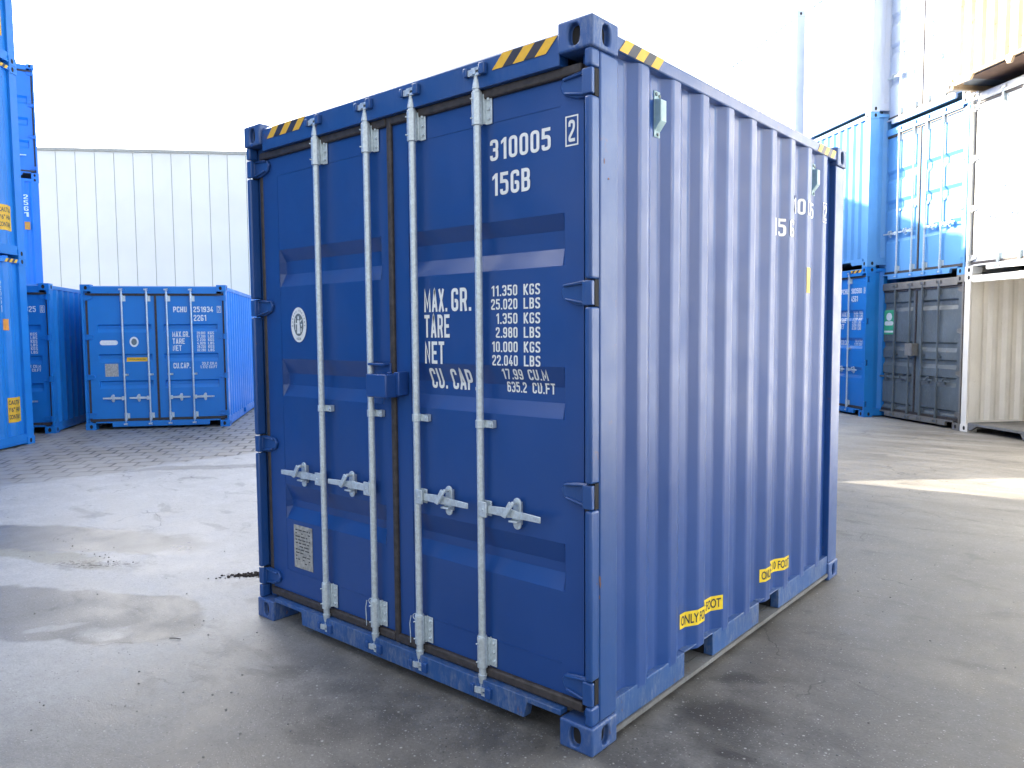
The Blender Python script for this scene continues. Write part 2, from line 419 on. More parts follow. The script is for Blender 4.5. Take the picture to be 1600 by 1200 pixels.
def emblem(parent, cx, cz, rx, rz, y, detail=True):
    mb = MB()
    def ell(a, b, yy, mi, n=36):
        mb.add([(cx+a*math.cos(2*math.pi*i/n), yy, cz+b*math.sin(2*math.pi*i/n)) for i in range(n)], [list(range(n))], mi)
    ell(rx, rz, y, 0); ell(rx*.62, rz*.64, y-.0012, 1)
    if detail:
        # seated figure with scales, a rough light shape inside the oval
        yy = y-.0024
        def poly(pts): mb.add([(cx+px*rx, yy, cz+pz*rz) for px, pz in pts], [list(range(len(pts)))], 0)
        poly([(-.06, .5), (.06, .5), (.1, .36), (0, .28), (-.1, .36)])
        poly([(-.14, .26), (.14, .26), (.2, -.1), (.24, -.5), (-.2, -.5), (-.16, -.1)])
        poly([(-.48, .12), (-.16, .1), (-.16, .02), (-.48, .04)]); poly([(.2, .22), (.44, .34), (.46, .27), (.22, .12)])
        poly([(-.42, .4), (-.34, .4), (-.32, -.3), (-.4, -.3)]); poly([(.3, .05), (.5, .05), (.4, -.14)]); poly([(.3, -.2), (.42, -.2), (.4, -.42), (.3, -.42)])
        ring = 'BUREAU VERITAS'
        for i, ch in enumerate(ring):
            if ch == ' ': continue
            t = math.pi*(1.02-1.04*(i/(len(ring)-1))); 
            ex, ez = rx*.80*math.cos(t), rz*.81*math.sin(t); rot = t-math.pi/2
            vs, fs = text2d(ch, .01); s = .16*rz
            mx = (min(v[0] for v in vs)+max(v[0] for v in vs))/2
            pts = []
            for v in vs:
                a, b = (v[0]-mx)*s, (v[1]-.35)*s
                pts.append((cx+ex+a*math.cos(rot)-b*math.sin(rot), yy+.0012, cz+ez+a*math.sin(rot)+b*math.cos(rot)))
            mb.add(pts, fs, 1)
        put_text(mb, '1828', cx-rx*.28, cx+rx*.28, cz-rz*.86, cz-rz*.73, lambda x, z: (x, yy+.0012, z), .0, 1)
    return mb.build('inspection_emblem', ['letter', 'emb'], parent)

def lock_rod(door, xb, side, z0, z1, hz, zb, zt, mat, kmat, detail, seal=False, hlen=.36):
    """vertical locking bar with cam ends, sleeves, handle; side=+1 handle points right"""
    yb = .018; r = .0165
    mb = MB()
    mb.tube((xb, yb, z0+.07), (xb, yb, z1-.07), r, n=16 if detail else 8)
    for zz, dz in ((z0, 1), (z1, -1)):          # cam ends: neck, collar and claw
        mb.tube((xb, yb, zz+dz*.07), (xb, yb, zz+dz*.03), .021, .015, n=12 if detail else 6)
        mb.tube((xb, yb, zz+dz*.045), (xb, yb, zz), .013, n=8)
        mb.box(xb-.012, xb+.012, yb-.022, yb+.012, zz-.012, zz+.014)
        mb.box(xb-.034, xb-.010, yb-.020, yb-.008, zz-.016, zz+.010)
        mb.box(xb+.010, xb+.036, yb-.022, yb-.010, zz+.002, zz+.014)
        mb.box(xb+.010, xb+.034, yb-.022, yb-.010, zz-.020, zz-.010)
    rod = mb.build('lock_rod', mat, door, smooth=True)
    for zz in (z0, z1):                          # keepers welded to the frame
        kb = MB(); kb.prism([(xb-.052, zz-.022), (xb-.036, zz-.022), (xb-.030, zz-.008), (xb+.024, zz-.008), (xb+.030, zz-.024), (xb+.066, zz-.024), (xb+.066, zz+.026), (xb+.020, zz+.026), (xb+.016, zz+.018), (xb-.034, zz+.018), (xb-.052, zz+.022)], 1, yb-.006, .045)
        kb.box(xb-.056, xb-.036, yb-.028, yb-.006, zz-.018, zz+.020); kb.box(xb+.036, xb+.068, yb-.030, yb-.006, zz-.022, zz+.026)
        kb.build('cam_keeper', kmat, door, bevel=.004 if detail else 0)
    for (a, b) in (zt, zb):                      # sleeves with bolted flange
        m = MB(); m.tube((xb, yb, a), (xb, yb, b), .0235, n=16 if detail else 8)
        m.tube((xb, yb, b), (xb, yb, b+.006), .022, n=12)
        m.box(xb+.0, xb+.026, .034, .040, a+.006, b-.004)
        m.box(xb+.020, xb+.026, .040, .052, a+.006, b-.004)
        m.box(xb+.024, xb+.060, .046, .052, a+.004, b-.008)
        if detail:
            for t in (.2, .5, .8):
                zc = a+(b-a)*t; m.tube((xb+.044, .048, zc), (xb+.044, .038, zc), .008, n=8)
            for t in (.2, .8):
                zc = a+(b-a)*t; m.tube((xb-.010, yb-.020, zc), (xb-.012, yb-.030, zc), .004, n=6)
        m.build('rod_sleeve', mat, door, bevel=.003 if detail else 0, smooth=True)
    zm = 1.30 if detail else (hz+.42)
    m = MB(); m.tube((xb, yb, zm-.018), (xb, yb, zm+.018), .021, n=12); m.box(xb, xb+.066, .030, .036, zm-.017, zm+.017)
    m.box(xb+.036, xb+.066, .030, .053, zm-.017, zm+.017)
    if detail: m.tube((xb+.052, .032, zm), (xb+.052, .024, zm), .008, n=8)
    m.build('rod_guide', mat, door, bevel=.002 if detail else 0, smooth=True)
    s = side
    m = MB()                                     # hub and lever
    m.box(xb+s*.006, xb+s*.050, -.004, .006, hz-.034, hz+.034); m.box(xb+s*.006, xb+s*.050, .030, .038, hz-.034, hz+.034)
    m.box(xb+s*.0, xb+s*.012, -.004, .038, hz-.034, hz+.034)
    m.tube((xb+s*.030, -.008, hz), (xb+s*.030, .04, hz), .006, n=8)
    t = -.03                                     # lever sags a little towards its end
    def bar(xa, xc, za, zc, h1, h2, ya, yc):
        m.add([(xb+s*xa, ya, za-h1), (xb+s*xc, yc, zc-h2), (xb+s*xc, yc, zc+h2), (xb+s*xa, ya, za+h1),
               (xb+s*xa, ya+.007, za-h1), (xb+s*xc, yc+.007, zc-h2), (xb+s*xc, yc+.007, zc+h2), (xb+s*xa, ya+.007, za+h1)],
              [(0,1,2,3),(7,6,5,4),(0,4,5,1),(1,5,6,2),(2,6,7,3),(3,7,4,0)])
    k = hlen/.36
    bar(.036, .17*k, hz, hz+.004, .017, .021, .010, .004)
    bar(.17*k, .235*k, hz+.004, hz+.002, .021, .014, .004, .004)
    bar(.235*k, hlen, hz+.002, hz+.004, .016, .013, .004, -.014)
    hd = m.build('door_handle', mat, door, bevel=.0025 if detail else 0)
    c = MB(); xc = xb+s*.20*k                     # handle catch: round ended plate, hook
    n = 10
    pts = [(xc+.021*math.cos(a), hz+.048+.021*math.sin(a)) for a in [math.pi*i/n for i in range(n+1)]]
    pts += [(xc+.021*math.cos(a), hz-.048+.021*math.sin(a)) for a in [math.pi+math.pi*i/n for i in range(n+1)]]
    c.prism(pts, 1, .028, .036)
    c.box(xc-.012, xc+.012, .036, .055, hz-.05, hz+.05)
    c.tube((xc, .028, hz+.05), (xc, -.004, hz+.05), .009, n=8)
    xq = xc-.045 if s > 0 else xc-.045
    c.add([(xc-.012, -.004, hz+.058), (xc+.012, -.004, hz+.046), (xq+.016, -.008, hz-.016), (xq-.006, -.008, hz-.010),
           (xc-.012, -.014, hz+.058), (xc+.012, -.014, hz+.046), (xq+.016, -.018, hz-.016), (xq-.006, -.018, hz-.010)],
          [(0,1,2,3),(7,6,5,4),(0,4,5,1),(1,5,6,2),(2,6,7,3),(3,7,4,0)])
    c.box(xc-.024, xc+.024, .022, .028, hz-.026, hz-.018); c.box(xc-.024, xc+.024, -.002, .028, hz-.034, hz-.026)
    c.build('handle_catch', mat, door, bevel=.002 if detail else 0)
    if seal:
        m = MB(); zz = zb[1]
        pts = [(xb+.030*math.cos(a), yb-.004-.012*math.sin(a*.5), zz-.012+.03*math.sin(a)*.6+.006) for a in [2*math.pi*i/16 for i in range(17)]]
        m.path(pts, .0022, 6)
        m.path([(xb-.028, -.012, zz), (xb-.036, -.014, zz-.04), (xb-.030, -.016, zz-.09), (xb-.034, -.012, zz-.135)], .0022, 6)
        m.build('seal_wire', mat, door, smooth=True)

def hinge_lug(door, xe, sx, z, mat, detail):
    """sx=-1: hinge at right post, lug reaches to the left"""
    m = MB(); h = .048
    P_ = [(xe+sx*.0, -h), (xe+sx*.06, -h*.95), (xe+sx*.125, -h*.45), (xe+sx*.14, h*.25), (xe+sx*.12, h*.8), (xe+sx*.05, h), (xe+sx*.0, h)]
    m.prism([(x, z+c) for x, c in P_], 1, .038, .054)
    for (a, b, c, d) in ((.0, .12, .78, .60), (.0, .11, -.98, -.52)):      # raised ribs of the forging
        m.prism([(xe+sx*a, z+h*c), (xe+sx*b, z+h*d), (xe+sx*b, z+h*(d+.2)), (xe+sx*a, z+h*(c+.22))], 1, .024, .040)
    m.box(xe-sx*.034, xe+sx*.012, .004, .026, z-h, z+h)
    m.box(xe-sx*.0, xe+sx*.012, .024, .05, z-h, z+h)
    return m.build('hinge', mat, door, bevel=.004 if detail else 0)

def container(loc, rz, L, H, body, label, group=None, post=None, rail=None, doors=True, ribs=None, hz=.56, texts=None,
              detail=False, haz=False, gal='galv', side=True, hinges=None, name='shipping_container', cat='shipping container',
              open_end=False, tunnel=False, front_near=False, side_marks=None, decals=None, crest0=.432, lockbox=False, bars=(-1.777, -1.36, -1.024, -.61)):
    """local frame: origin = right bottom corner of the near end, x to the right, y away along the length"""
    post = post or body; rail = rail or post
    e = empty(name, loc, rz, label, cat, group)
    for x, sx in ((0, -1), (-W, 1)):
        for y, sy in ((0, 1), (L, -1)):
            for z in (0, H-.118): casting(e, x, y, z, sx, sy, 'navy_cast' if detail else post, detail=detail)
    n = int((L-.42)//PER) if detail else int((L-.38)//PER)
    ce = crest0
    folds = corr_folds(ce, n if not detail else 9, PER, .19, L-.17, .036, -.008)
    hinges = hinges or [H-.236, H*.64, H*.363, .25]
    hw = .054
    # posts
    for sx in (1, -1):
        X = lambda t: -t if sx > 0 else -W+t
        m = MB(); m.box(X(.006), X(.05), .062 if doors else .03, .192, .118, H-.118); m.box(X(.05), X(.09), .062, .19, .118, H-.118)
        zs = [.118]+[v for hh in sorted(hinges) for v in (hh-hw, hh+hw)]+[H-.118] if doors else [.118, H-.118]
        for a, b in zip(zs[0::2], zs[1::2]): m.box(X(.006), X(.040), .002, .0618 if doors else .030, a, b)
        if not doors: m.box(X(.036), X(.12), .004, .03, .118, H-.118)
        m.build('corner_post', post, e, bevel=.010 if detail else 0, seg=3)
        if doors and detail:
            for hh in hinges:
                q = MB(); q.box(X(.011), X(.045), .036, .0615, hh-hw+.002, hh+hw-.002); q.build('hinge_slot_shade', 'black', e)  # black filler painting the shade inside the slot
        m = MB(); m.box(X(.006), X(.12), L-.175, L-.004, .118, H-.118); m.build('corner_post', post, e, bevel=.006 if detail else 0)
    # side walls and rails
    for sx in (1, -1):
        X = lambda t: t if sx > 0 else -W-t
        m = MB(); vs = []
        zt, zb = H-.085, .150
        for y, x in folds: vs += [(X(x), y, zb), (X(x), y, zt)]
        m.add(vs, [(2*i, 2*i+2, 2*i+3, 2*i+1) for i in range(len(folds)-1)])
        wl = m.build('side_wall', body, e, bevel=.011 if detail and sx > 0 else 0, seg=3, ang=14)
        m = MB(); m.box(X(-.003), X(-.075), .174, L-.174, H-.092, H-.032)
        m.build('top_rail', rail, e, bevel=.008 if detail else 0)
        m = MB(); m2 = MB()
        pk = [(.79, 1.09), (1.67, 1.96)] if detail else ([(L*.5-1.2, L*.5-.85), (L*.5+.85, L*.5+1.2)] if L < 7 else [])
        ys = [.174]+[v for p_ in pk for v in p_]+[L-.174]
        for a, b in zip(ys[0::2], ys[1::2]):
            m.box(X(-.010), X(-.060), a, b, .052, .170)
        for a, b in pk: m.box(X(-.010), X(-.060), a, b, .168, .1735)
        m.build('bottom_rail', 'navy_worn' if detail else rail, e, bevel=.003 if detail else 0)
        m2.box(X(-.003), X(-.075), .176, L-.176, .028, .049); 
        m2.build('rail_flange', 'greysteel' if detail else rail, e)
        if detail and sx > 0:
            for a, b in pk:                       # fork pockets: floor, tunnel walls blackened to paint the shade inside
                q = MB(); q.box(-.08, -1.2, a-.01, b+.01, .040, .049, 0); q.box(-.064, -1.2, a-.012, a-.002, .05, .168, 1); q.box(-.064, -1.2, b+.002, b+.012, .05, .168, 1)
                q.box(-.064, -1.2, a-.012, b+.012, .172, .176, 1)
                q.build('fork_pocket', ['greysteel', 'black'], e)
        if sx > 0: WALL = wl
    # roof, floor, far end
    m = MB(); k = int((L-.2)/.21); vs = []
    for i in range(k+1):
        y0 = .1+i*(L-.2)/k
        for dy, zz in ((0, H-.045), (.03, H-.028), (.10, H-.028), (.13, H-.045)):
            y = min(y0+dy, L-.08); vs += [(-.06, y, zz), (-W+.06, y, zz)]
    m.add(vs, [(2*i, 2*i+1, 2*i+3, 2*i+2) for i in range(len(vs)//2-1)]); m.build('roof', body, e)
    m = MB(); m.box(-.08, -W+.08, .09, L-.09, .105, .145); m.build('floor', 'greysteel' if not open_end else 'grey_post', e)
    def endwall(yy, s, near):
        m = MB(); vs = []; x = -.12; P = [(-.12, 0)]
        while x > -W+.36:
            P += [(x-.05, 0), (x-.10, 1), (x-.17, 1), (x-.22, 0)]; x -= .23
        P.append((-W+.12, 0))
        for x, d in P: vs += [(x, yy+s*(.012+.034*d), .15), (x, yy+s*(.012+.034*d), H-.10)]
        m.add(vs, [(2*i, 2*i+2, 2*i+3, 2*i+1) for i in range(len(P)-1)]); ew = m.build('end_wall', body, e)
        m = MB(); m.box(-.162, -W+.162, yy+s*.004, yy+s*.06, H-.105, H-.03); m.build('end_header', rail, e)
        m = MB()
        if tunnel:
            m.prism([(-.162, .05), (-.50, .05), (-.56, .12), (-1.1, .12), (-1.14, .04), (-1.2, .04), (-1.24, .12), (-W+.56, .12), (-W+.50, .05), (-W+.162, .05), (-W+.162, .165), (-.162, .165)], 1, yy+s*.004, yy+s*.05)
        else: m.box(-.162, -W+.162, yy+s*.004, yy+s*.06, .045, .165)
        m.build('end_sill', rail, e)
        if tunnel:
            m = MB(); m.box(-.4, -W+.4, yy+s*.06, yy+s*2.5, .10, .104); m.build('tunnel_plate', 'brownsteel', e)
        return ew
    endwall(L, -1, False)
    if not doors and not open_end:
        endwall(0, 1, True)
        return e
    # header and sill
    if open_end:
        m = MB(); m.box(-.163, -W+.163, .004, .07, H-.14, H-.03); m.build('door_header', rail, e)
        m = MB(); m.prism([(-.163, .03), (-.22, .03), (-.36, .115), (-1.02, .115), (-1.07, .03), (-1.15, .03), (-1.20, .115), (-W+.36, .115), (-W+.22, .03), (-W+.163, .03), (-W+.163, .150), (-.163, .150)], 1, .004, .05)
        m.build('door_sill', 'greysteel', e)
        return e
    m = MB(); m.prism([(.012, H-.155), (.07, H-.155), (.075, H-.024), (.030, H-.024), (.012, H-.040)], 0, -.163, -W+.163)
    m.build('door_header', rail, e, bevel=.003 if detail else 0)
    m = MB(); m.prism([(-.163, .118), (-.342, .118), (-.360, .046), (-W+.44, .046), (-W+.435, .118), (-W+.163, .118), (-W+.163, .142), (-.163, .142)], 1, .006, .055)
    m.build('door_sill', 'navy_worn' if detail else rail, e, bevel=.003 if detail else 0)
    # doors
    base, rd = .055, .036
    zt, zb = H-.195, .190
    ribs = ribs or [(H*.72, H*.70, H*.665, H*.645), (H*.53, H*.51, H*.475, H*.455), (H*.33, H*.31, H*.275, H*.255)]
    cuts, D = door_depth_fn(ribs, base, rd)
    dx = {1: (-1.203, -.078, -1.10, -.171), -1: (-2.345, -1.235, -2.20, -1.30)}
    D0 = {}
    for s in (-1, 1):
        a, b, r0, r1 = dx[s]
        m = MB(); xs = [a, r0-.0, r0+.012, r1-.012, r1, b]; zs = [zb]+cuts+[zt]
        pts = {}
        for i, x in enumerate(xs):
            ins = 1 if i in (2, 3) else 0
            for j, z in enumerate(zs): pts[i, j] = (x, D(z) if ins else base, z)
        vs = []; idx = {}
        for kx in pts: idx[kx] = len(vs); vs.append(pts[kx])
        fs = [(idx[i, j], idx[i+1, j], idx[i+1, j+1], idx[i, j+1]) for i in range(len(xs)-1) for j in range(len(zs)-1)]
        m.add(vs, fs)
        m.box(a, b, base+.045, base+.05, zb, zt)
        for xx in (a, b): m.box(xx-.001, xx+.001, base, base+.045, zb, zt)
        d = m.build('door', body, e, bevel=.004 if detail else 0, seg=2, ang=14); D0[s] = d
        # rubber gasket all round
        g = MB(); w_ = .030; yy = base-.006
        g.box(a-.002, b+.002, yy-.014, yy+.04, zt+.001, zt+.042)
        g.box(a-.002, b+.002, yy-.014, yy+.04, zb-.044, zb-.001)
        xa, xb_ = (b+.003, b+.036) if s > 0 else (a-.036, a-.003)
        g.box(xa, xb_, yy+.004, yy+.044, zb-.046, zt+.046)
        if s > 0: g.box(a-.0330, a+.0015, yy-.010, yy+.036, zb-.05, zt+.05)
        g.build('door_gasket', 'rubber', d, bevel=.009 if detail else 0, seg=3)
        # weld seams of the panel
        if detail:
            g = MB(); g.box(r0+.02, r1-.02, base-.002, base+.001, H-.297, H-.2945); g.box(r0+.02, r1-.02, base-.002, base+.001, .318, .3205)
            g.box(r0-.001, r0+.002, base-.0015, base+.001, .32, H-.30)
            g.build('weld_seam', body, d)
        for hh in hinges: hinge_lug(d, -.040 if s > 0 else -W+.040, -1 if s > 0 else 1, hh, post, detail)
    for i, xb in enumerate(bars):
        s = -1 if i < 2 else 1
        lock_rod(D0[s], xb, s, .092, H-.082, hz if not detail else .912+(.012 if i > 1 else 0), (.195, .335) if detail else (.16, .29), (H-.305, H-.168) if detail else (H-.30, H-.18),
                 gal, post, detail, seal=(detail and i in (1, 2)), hlen=.335 if i == 1 else .36)
    fn = lambda co, off: Vector((co.x, D(co.z)-off+co.y, co.z))
    P3 = lambda x, z: (x, 0, z)
    def flush(m, gname, mat, s):
        cut_map(gname, m, [mat], D0[s], 2, cuts, fn, .0035 if gname.endswith('print') else .002)
    for s, rows in (texts or {}).items():
        for gname, mat, items in rows:
            m = MB()
            for ii, it in enumerate(items):
                if ii and it[0] != 'frame': flush(m, gname, mat, s); m = MB()
                if it[0] == 'frame':
                    _, x0, x1, z0, z1, t = it
                    for q in ((x0, x1, z0, z0+t), (x0, x1, z1-t, z1), (x0, x0+t, z0+t, z1-t), (x1-t, x1, z0+t, z1-t)):
                        m.add([(q[0], 0, q[2]), (q[1], 0, q[2]), (q[1], 0, q[3]), (q[0], 0, q[3])], [(0, 1, 2, 3)])
                elif it[0] == 'rect':
                    _, x0, x1, z0, z1 = it; m.add([(x0, 0, z0), (x1, 0, z0), (x1, 0, z1), (x0, 0, z1)], [(0, 1, 2, 3)])
                elif it[0] == 'pill':
                    _, x0, x1, z0, z1 = it; r = (z1-z0)/2; c = (z0+z1)/2; P = []
                    for a in range(9): t = -math.pi/2+math.pi*a/8; P.append((x1-r+r*math.cos(t), 0, c+r*math.sin(t)))
                    for a in range(9): t = math.pi/2+math.pi*a/8; P.append((x0+r+r*math.cos(t), 0, c+r*math.sin(t)))
                    m.add(P, [list(range(18))])
                elif mat == 'letter': put_block(m, it[0], *it[1:5], P3, (0, -1, 0))
                else: put_text(m, it[0], *it[1:5], P3, bold=.0)
            flush(m, gname, mat, s)
    e_ = e
    return e, D0, folds, base

def weights(z, dz, rows, xl, xr, left, xn0, xn1, xu0, xu1, h):
    pass

# ================================================================= MAIN CONTAINER
ribsM = [(2.180, 2.115, 2.042, 1.969), (1.559, 1.473, 1.408, 1.345), (.829, .736, .694, .627)]
def vals(rows, h=.045):
    out = []
    for num, unit, z, x0, x1, x2, x3 in rows: out += [(num, x0, x1, z-h, z, .022), (unit, x2, x3, z-h, z, .022)]
    return out
tm = {1: [('serial_marking', 'letter', [('310005', -.568, -.238, 2.438, 2.528), ('15GB', -.556, -.346, 2.289, 2.384),
           ('2', -.150, -.118, 2.452, 2.537), ('frame', -.165, -.102, 2.436, 2.554, .006)]),
          ('weight_marking', 'letter', [('MAX.', -.996, -.842, 1.80, 1.905), ('GR.', -.815, -.690, 1.80, 1.905), ('TARE', -.996, -.828, 1.680, 1.787),
           ('NET', -.996, -.865, 1.557, 1.662), ('CU.', -.985, -.880, 1.440, 1.536), ('CAP.', -.845, -.690, 1.440, 1.536)]
          + vals([('11.350', 'KGS', 1.905, -.566, -.420, -.386, -.297), ('25.020', 'LBS', 1.847, -.570, -.420, -.386, -.297),
                  ('1.350', 'KGS', 1.785, -.540, -.420, -.386, -.297), ('2.980', 'LBS', 1.725, -.544, -.420, -.386, -.297),
                  ('10.000', 'KGS', 1.663, -.566, -.420, -.386, -.297), ('22.040', 'LBS', 1.604, -.566, -.420, -.386, -.297),
                  ('17.99', 'CU.M', 1.545, -.520, -.405, -.375, -.270), ('635.2', 'CU.FT', 1.488, -.510, -.400, -.368, -.245)], .046))],
      -1: []}
main, DM, foldM, baseM = container((0, 0, 0), 0, 2.991, 2.896, 'navy', 'dark blue ten foot container standing alone in the foreground with four silver lock rods',
      post='navy_post', ribs=ribsM, hz=.912, texts=tm, detail=True, hinges=[2.655, 1.853, 1.050, .25])
emblem(DM[-1], -2.022, 1.752, .074, .098, baseM-.003)
# data plate with rows of print
m = MB(); m.box(-2.122, -1.945, baseM-.004, baseM-.001, .352, .602)
for x in (-2.112, -2.034, -1.955):
    for z in (.362, .592): m.tube((x, baseM-.004, z), (x, baseM-.008, z), .005, n=8)
pl = m.build('data_plate', 'plate', DM[-1])
m = MB()
def flat(x, z): return (x, baseM-.0055, z)
for i in range(11):
    z = .572-i*.019; x = -2.105
    while x < -1.97:
        wd = rnd.uniform(.012, .045)
        if rnd.random() < .72: m.add([flat(x, z), flat(min(x+wd, -1.962), z), flat(min(x+wd, -1.962), z+.007), flat(x, z+.007)], [(0, 1, 2, 3)])
        x += wd+.008
m.build('plate_print', 'plate_ink', pl)
# lock box over the door seam
m = MB(); m.box(-1.290, -1.140, -.070, .048, 1.392, 1.505)
lb = m.build('lock_box', 'navy', DM[-1], bevel=.006)
m = MB(); m.box(-1.345, -1.222, .030, .050, 1.385, 1.555); m.box(-1.345, -1.225, -.012, .030, 1.543, 1.555)
m.build('lock_box_bracket', 'navy', DM[-1], bevel=.003)
m = MB(); m.box(-1.150, -1.115, -.010, .052, 1.40, 1.515); m.tube((-1.17, -.02, 1.505), (-1.17, -.02, 1.515), .012); m.build('lock_box_staple', 'navy', DM[1], bevel=.004)
# hazard stripes
hazard(main, 'f', -2.222, -1.850, 2.800, 2.858, .0095)
hazard(main, 'f', -.515, -.168, 2.800, 2.858, .0095)
hazard(main, 's', .190, .545, 2.808, 2.862, -.0005, slant=.05, flip=1)
hazard(main, 's', 2.455, 2.800, 2.808, 2.862, -.0005, slant=.05, flip=1)
for o in main.children:
    if o.name.startswith('hazard_stripe'): o.data.materials[0] = MT['yellow']
# side decals laid over the corrugation
cutsM = [y for y, x in foldM]
fs_ = lambda co, off: Vector((prof_at(foldM, co.y)+off+co.x, co.y, co.z))
side_wall = [o for o in main.children if o.name.startswith('side_wall')][0]
m = MB()
Q = lambda y, z: (0, y, z)
x = 2.105
for ch, a, b in (('3', 2.10, 2.155), ('1', 2.185, 2.215), ('0', 2.240, 2.295), ('0', 2.315, 2.370), ('0', 2.390, 2.440), ('5', 2.456, 2.512)):
    put_block(m, ch, a, b, 2.400, 2.495, Q, (1, 0, 0))
cut_map('side_serial', m, ['letter'], side_wall, 1, cutsM, fs_, .002)
m = MB(); put_block(m, '2', 2.605, 2.652, 2.400, 2.495, Q, (1, 0, 0))
for q in ((2.585, 2.672, 2.385, 2.391), (2.585, 2.672, 2.504, 2.510), (2.585, 2.591, 2.391, 2.504), (2.666, 2.672, 2.391, 2.504)):
    m.add([Q(q[0], q[2]), Q(q[1], q[2]), Q(q[1], q[3]), Q(q[0], q[3])], [(0, 1, 2, 3)])
cut_map('side_check_digit', m, ['letter'], side_wall, 1, cutsM, fs_, .002)
m = MB()
for ch, a, b in (('1', 1.885, 1.918), ('5', 1.945, 2.005), ('G', 2.030, 2.092), ('B', 2.108, 2.168)):
    put_block(m, ch, a, b, 2.245, 2.345, Q, (1, 0, 0))
cut_map('side_type_code', m, ['letter'], side_wall, 1, cutsM, fs_, .002)
for y0 in (.800, 1.712):
    m = MB(); m.add([Q(y0, .268), Q(y0+.395, .268), Q(y0+.395, .343), Q(y0, .343)], [(0, 1, 2, 3)])
    st = cut_map('fork_sticker', m, ['yellow2'], side_wall, 1, cutsM, fs_, .002)
    m = MB(); put_text(m, 'ONLY FOR 10 FOOT', y0+.012, y0+.383, .281, .330, Q, .018)
    cut_map('sticker_print', m, ['blackdecal'], st, 1, cutsM, fs_, .0032)
m = MB(); m.add([Q(2.318, 1.93), Q(2.375, 1.93), Q(2.375, 2.085), Q(2.318, 2.085)], [(0, 1, 2, 3)])
cut_map('warning_sticker', m, ['yellow2'], side_wall, 1, cutsM, fs_, .002)
# ventilators
for y in (.530, 2.475):
    xf = -.044
    m = MB(); m.box(xf, xf+.004, y, y+.056, 2.545, 2.742)
    m.prism([(xf+.004, 2.705), (xf+.034, 2.700), (xf+.034, 2.610), (xf+.004, 2.572)], 1, y+.003, y+.053)
    v = m.build('ventilator', 'vent', main, bevel=.002)
    m = MB()
    for yy, zz in ((y+.014, 2.727), (y+.042, 2.722), (y+.028, 2.557)): m.tube((xf+.004, yy, zz), (xf+.009, yy, zz), .008, n=6)
    m.build('vent_bolt', 'emb', v)
# scratches and chips on the near post, rust spot
m = MB()
for (y, z, a, b) in ((.060, .715, .006, .018), (.064, .690, .005, .016), (.040, .700, .003, .007), (.058, .640, .003, .01), (.12, 2.30, .006, .004), (.09, 2.36, .003, .014)):
    m = MB(); n = 7; m.add([(-.0045, y+a*math.cos(6.283*i/n)*rnd.uniform(.6, 1.2), z+b*math.sin(6.283*i/n)*rnd.uniform(.6, 1.2)) for i in range(n)], [list(range(n))])
    m.build('rust_spot', 'rusty', main)

# ================================================================= BACKGROUND CONTAINERS
def std_text(serial, digit, code, H, prefix='', big=None, grey=False):
    t = H-.33
    big = big or [('29.000', 'KGS'), ('67.200', 'LBS'), ('2.230', 'KGS'), ('4.920', 'LBS'), ('28.250', 'KGS'), ('62.280', 'LBS')]
    it = [(serial, -.575, -.235, t-.16, t-.06), (code, -.575, -.36, t-.32, t-.21), (digit, -.150, -.118, t-.155, t-.065), ('frame', -.170, -.098, t-.17, t-.05, .008)]
    if prefix: it.append((prefix, -.92, -.69, t-.16, t-.06))
    z = t-.52
    wt = [('MAX.GR.', -.95, -.66, z-.09, z+.01), ('TARE', -.95, -.74, z-.215, z-.115), ('NET', -.95, -.80, z-.34, z-.24), ('CU.CAP.', -.95, -.66, z-.66, z-.56)]
    for i, (a, b) in enumerate(big):
        zz = z-i*.062; wt += [(a, -.53, -.385, zz-.045, zz+.005, .02), (b, -.34, -.235, zz-.045, zz+.005, .02)]
    wt += [('33.2 CU.M', -.46, -.20, z-.60, z-.55, .02), ('1.172 CU.FT', -.49, -.20, z-.665, z-.615, .02)]
    return {1: [('serial_marking', 'letter', it), ('weight_marking', 'letter', wt)]}
ribsP = [(1.885, 1.86, 1.80, 1.74), (1.355, 1.33, 1.27, 1.21), (.875, .85, .79, .73)]
tp = std_text('251934', '7', '22G1', 2.591, 'PCHU')
tp[-1] = [('approval_label', 'letter', [('pill', -2.17, -1.87, 1.515, 1.60)]), ('caution_strip', 'yellow', [('rect', -1.74, -1.39, 1.215, 1.290)]),
          ('caution_strip_print', 'blackdecal', [('CAUTION CORTEN STEEL', -1.71, -1.42, 1.24, 1.262, .0)]),
          ('data_plate', 'plate', [('rect', -2.10, -1.88, .95, 1.18)])]
c1, d1, _, b1 = container((-11.423, 4.863, 0), R(51.75), 6.058, 2.591, 'blue', 'bright blue twenty foot container with its whole door end showing, serial 251934',
      'blue containers on the left', ribs=ribsP, texts=tp)
emblem(d1[-1], -1.60, 1.57, .075, .092, b1-.003, False)
tp = std_text('251925', '0', '22G1', 2.591, 'PCHU')
container((-12.93, 2.45, 0), R(52.5), 6.058, 2.591, 'blue', 'bright blue container half hidden by the left stack, serial ending 51925',
      'blue containers on the left', ribs=ribsP, texts=tp)

